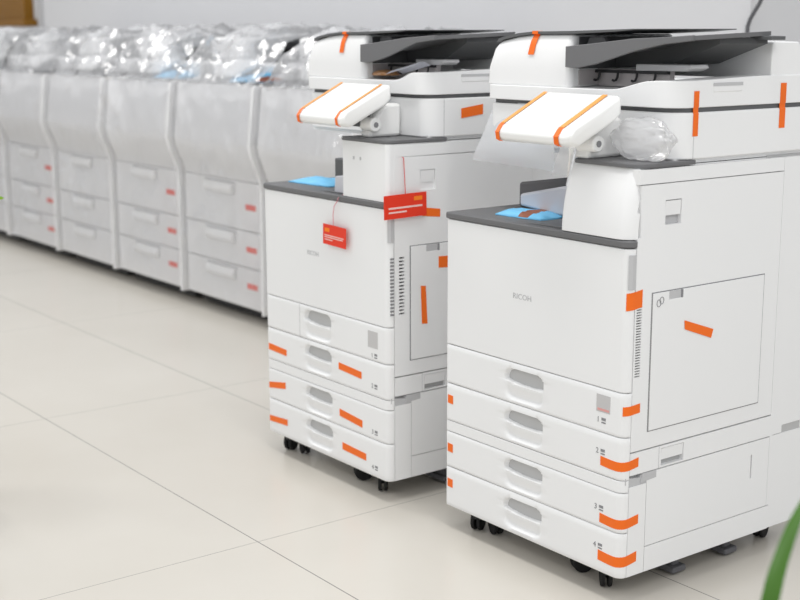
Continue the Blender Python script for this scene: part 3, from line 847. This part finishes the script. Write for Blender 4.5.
struct('wall_right', B(WX - .12, WX, WY + .12, 5.0, 0, 3.0), 'wall')
struct('wall_far', B(WX, 5, 4.88, 5.0, 0, 3.0), 'wall')
struct('wall_left', B(-11.1, -11, -6, WY + .12, 0, 3.0), 'wall')
bm = B(-6.80, -6.72, WY - .015, WY, 0, 3.0); struct('wall_strip', bm, 'greyplastic', bevel=.004)  # plain grey strip up the wall beside the wooden cabinet
# wooden wall cabinet
wc = empty('wall_cabinet', (-7.45, WY, 1.262), 'brown wooden wall cabinet with a projecting lower ledge, above the far end of the row', 'cabinet')
link('body', B(-.5, .56, -.07, -.001, .045, 1.0), 'wood', wc, bevel=.004)
link('ledge', B(-.53, .64, -.11, -.001, 0, .046), 'wood', wc, bevel=.006)
# cable at the wall corner
cab = link('power_cable', tube([(WX + .03, WY + .02, z) if False else (WX + .012 + .06 * sstep(1.22, 1.34, z) - .01, WY - .014, z) for z in [.0 + .025 * i for i in range(121)]], .007, 8), 'cable', None)
tag(cab, 'grey cable running up the wall corner behind the near printer', 'cable')

# ------------------------------------------------------------------ potted plants at the frame's edges
def plant(name, loc, label, leaves, pot_r=.11, pot_h=.20, lm='leaf'):
    t = empty(name, loc, label, 'plant')
    bm = bmesh.new()
    prof = [(0, 0), (pot_r * .72, 0), (pot_r, pot_h), (pot_r * .92, pot_h), (pot_r * .88, pot_h - .02), (0, pot_h - .02)]
    rings = []
    for (r, z) in prof[1:-1]: rings.append([bm.verts.new((r * math.cos(2 * PI * k / 28), r * math.sin(2 * PI * k / 28), z)) for k in range(28)])
    for a, b in zip(rings, rings[1:]):
        for k in range(28): bm.faces.new((a[k], a[(k + 1) % 28], b[(k + 1) % 28], b[k]))
    bm.faces.new(list(reversed(rings[0]))); bm.faces.new(rings[-1])
    link('pot', bm, 'terracotta', t, smooth=40)
    bm = bmesh.new(); cyl(bm, (0, 0), pot_r * .85, 'z', pot_h - .021, pot_h - .012, 24); link('soil', bm, 'soil', t)
    for (pts, wd, side) in leaves:
        P_ = [Vector(q) for q in pts]; bm = bmesh.new(); N_ = 26; rows = []
        sd = Vector(side).normalized()
        for i in range(N_ + 1):
            f = i / N_ * (len(P_) - 1); k = min(int(f), len(P_) - 2); f -= k
            p0, p1, p2_, p3 = P_[max(k - 1, 0)], P_[k], P_[k + 1], P_[min(k + 2, len(P_) - 1)]
            c = .5 * ((2 * p1) + (p2_ - p0) * f + (2 * p0 - 5 * p1 + 4 * p2_ - p3) * f * f + (3 * p1 - p0 - 3 * p2_ + p3) * f ** 3)
            s_ = i / N_; hw = wd / 2 * (math.sin(PI * min(1, .08 + s_ * .92)) ** .55)
            tn = (p2_ - p1).normalized(); nn = sd.cross(tn).normalized()
            rows.append([bm.verts.new(c + sd * (hw * e) + nn * (.18 * hw * (1 - abs(e)))) for e in (-1, -.5, 0, .5, 1)])
        for a, b in zip(rows, rows[1:]):
            for k in range(4): bm.faces.new((a[k], a[k + 1], b[k + 1], b[k]))
        bmesh.ops.recalc_face_normals(bm, faces=bm.faces)
        bmesh.ops.solidify(bm, geom=list(bm.faces), thickness=.0012)
        link('leaf', bm, lm, t, smooth=60)
    return t
# positions are filled in below from world points
LEAF_A = [(1.3495, -.7106, .42), (1.3445, -.7030, .52), (1.3490, -.690, .60), (1.372, -.678, .70)]
PLANTS = True

# ------------------------------------------------------------------ camera
cam = bpy.data.cameras.new('camera'); co = bpy.data.objects.new('camera', cam); COL.objects.link(co)
CP = Vector((2.4145, -1.9655, 1.2075)); yaw, pit, rol = .9238, .1999, -.0024
fw = Vector((-math.sin(yaw) * math.cos(pit), math.cos(yaw) * math.cos(pit), -math.sin(pit)))
r0 = Vector((math.cos(yaw), math.sin(yaw), 0)); u0 = r0.cross(fw)
rt = math.cos(rol) * r0 + math.sin(rol) * u0; up_ = -math.sin(rol) * r0 + math.cos(rol) * u0
mw = Matrix((rt, up_, -fw)).transposed().to_4x4(); mw.translation = CP
co.matrix_world = mw
FPX = 1319.26
cam.sensor_width = 36; cam.sensor_fit = 'HORIZONTAL'; cam.lens = FPX / 800 * 36
cam.clip_start = .05; cam.clip_end = 60
cam.dof.use_dof = True; cam.dof.focus_distance = 2.95; cam.dof.aperture_fstop = 3.6
sc.camera = co
def wp(px, py, dist):
    """world point on the sight line of a photo pixel, used to measure where the plants stand"""
    d = fw + rt * ((px - 400) / FPX) + up_ * ((300 - py) / FPX)
    return CP + d * dist
# right plant: the pot stands on the floor just outside the photo, one blade leans into it
a0 = wp(764, 650, 1.55); a1 = wp(772, 592, 1.55); a2 = wp(784, 550, 1.56); a3 = wp(803, 505, 1.58); a4 = wp(845, 440, 1.62)
base = Vector((wp(800, 900, 1.5).x, wp(800, 900, 1.5).y, 0))
loc = base
def rel(v): return tuple(Vector(v) - loc)
sidev = rt * .9 + up_ * .25
lv = [([(0, 0, .19), tuple(rel(a0) * 1 if False else Vector(rel(a0)) * .6 + Vector((0, 0, .08))), rel(a0), rel(a1), rel(a2), rel(a3), rel(a4)], .025, sidev)]
for k in range(7):
    an = -1.9 + k * .42
    dx, dy = math.cos(an), math.sin(an)
    lv.append(([(0, 0, .19), (dx * .06, dy * .06, .38), (dx * .16, dy * .16, .50), (dx * .30, dy * .30, .50), (dx * .40, dy * .40, .42)], .034, (-dy, dx, 0)))
plant('potted_plant', loc, 'potted plant at the lower right edge, one long green blade leaning into view', lv)
# left plant: only a leaf tip reaches the photo
b0 = wp(-30, 205, 3.3); b1 = wp(4, 198, 3.3)
loc = Vector((wp(-75, 205, 3.3).x, wp(-75, 205, 3.3).y, 0))
lv = [([(0, 0, .33), tuple(Vector((0, 0, .6))), rel(b0), rel(b1)], .022, (rt * .1 + up_).normalized())]
bd = -rt
for k in range(5):
    an = math.atan2(bd.y, bd.x) - 1.0 + k * .5
    dx, dy = math.cos(an), math.sin(an)
    lv.append(([(0, 0, .33), (dx * .05, dy * .05, .6), (dx * .14, dy * .14, .8), (dx * .28, dy * .28, .84)], .03, (-dy, dx, 0)))
plant('potted_plant', loc, 'plant at the left edge, only a light green leaf tip showing before the wrapped row', lv, .13, .34, 'leaf_light')

# ------------------------------------------------------------------ light
w = bpy.data.worlds.new('world'); sc.world = w; w.use_nodes = True
w.node_tree.nodes['Background'].inputs[0].default_value = (.96, .98, 1, 1); w.node_tree.nodes['Background'].inputs[1].default_value = .80
def area(name, loc, rot, sx, sy, power, col=(1, .985, .96)):
    l = bpy.data.lights.new(name, 'AREA'); l.shape = 'RECTANGLE'; l.size = sx; l.size_y = sy; l.energy = power; l.color = col
    o = bpy.data.objects.new(name, l); COL.objects.link(o); o.location = loc; o.rotation_euler = rot
    return o
for i, (x, y) in enumerate(((-5.0, -.4), (-2.6, -.4), (.4, -.4), (3.0, -.6), (3.0, -2.8), (-2.6, -2.8))):
    area('ceiling_light', (x, y, 3.0), (0, 0, 0), 1.3, .5, 21)
sc.view_settings.view_transform = 'Standard'; sc.view_settings.look = 'None'; sc.view_settings.exposure = .12; sc.view_settings.gamma = 1
sc.view_settings.use_curve_mapping = False
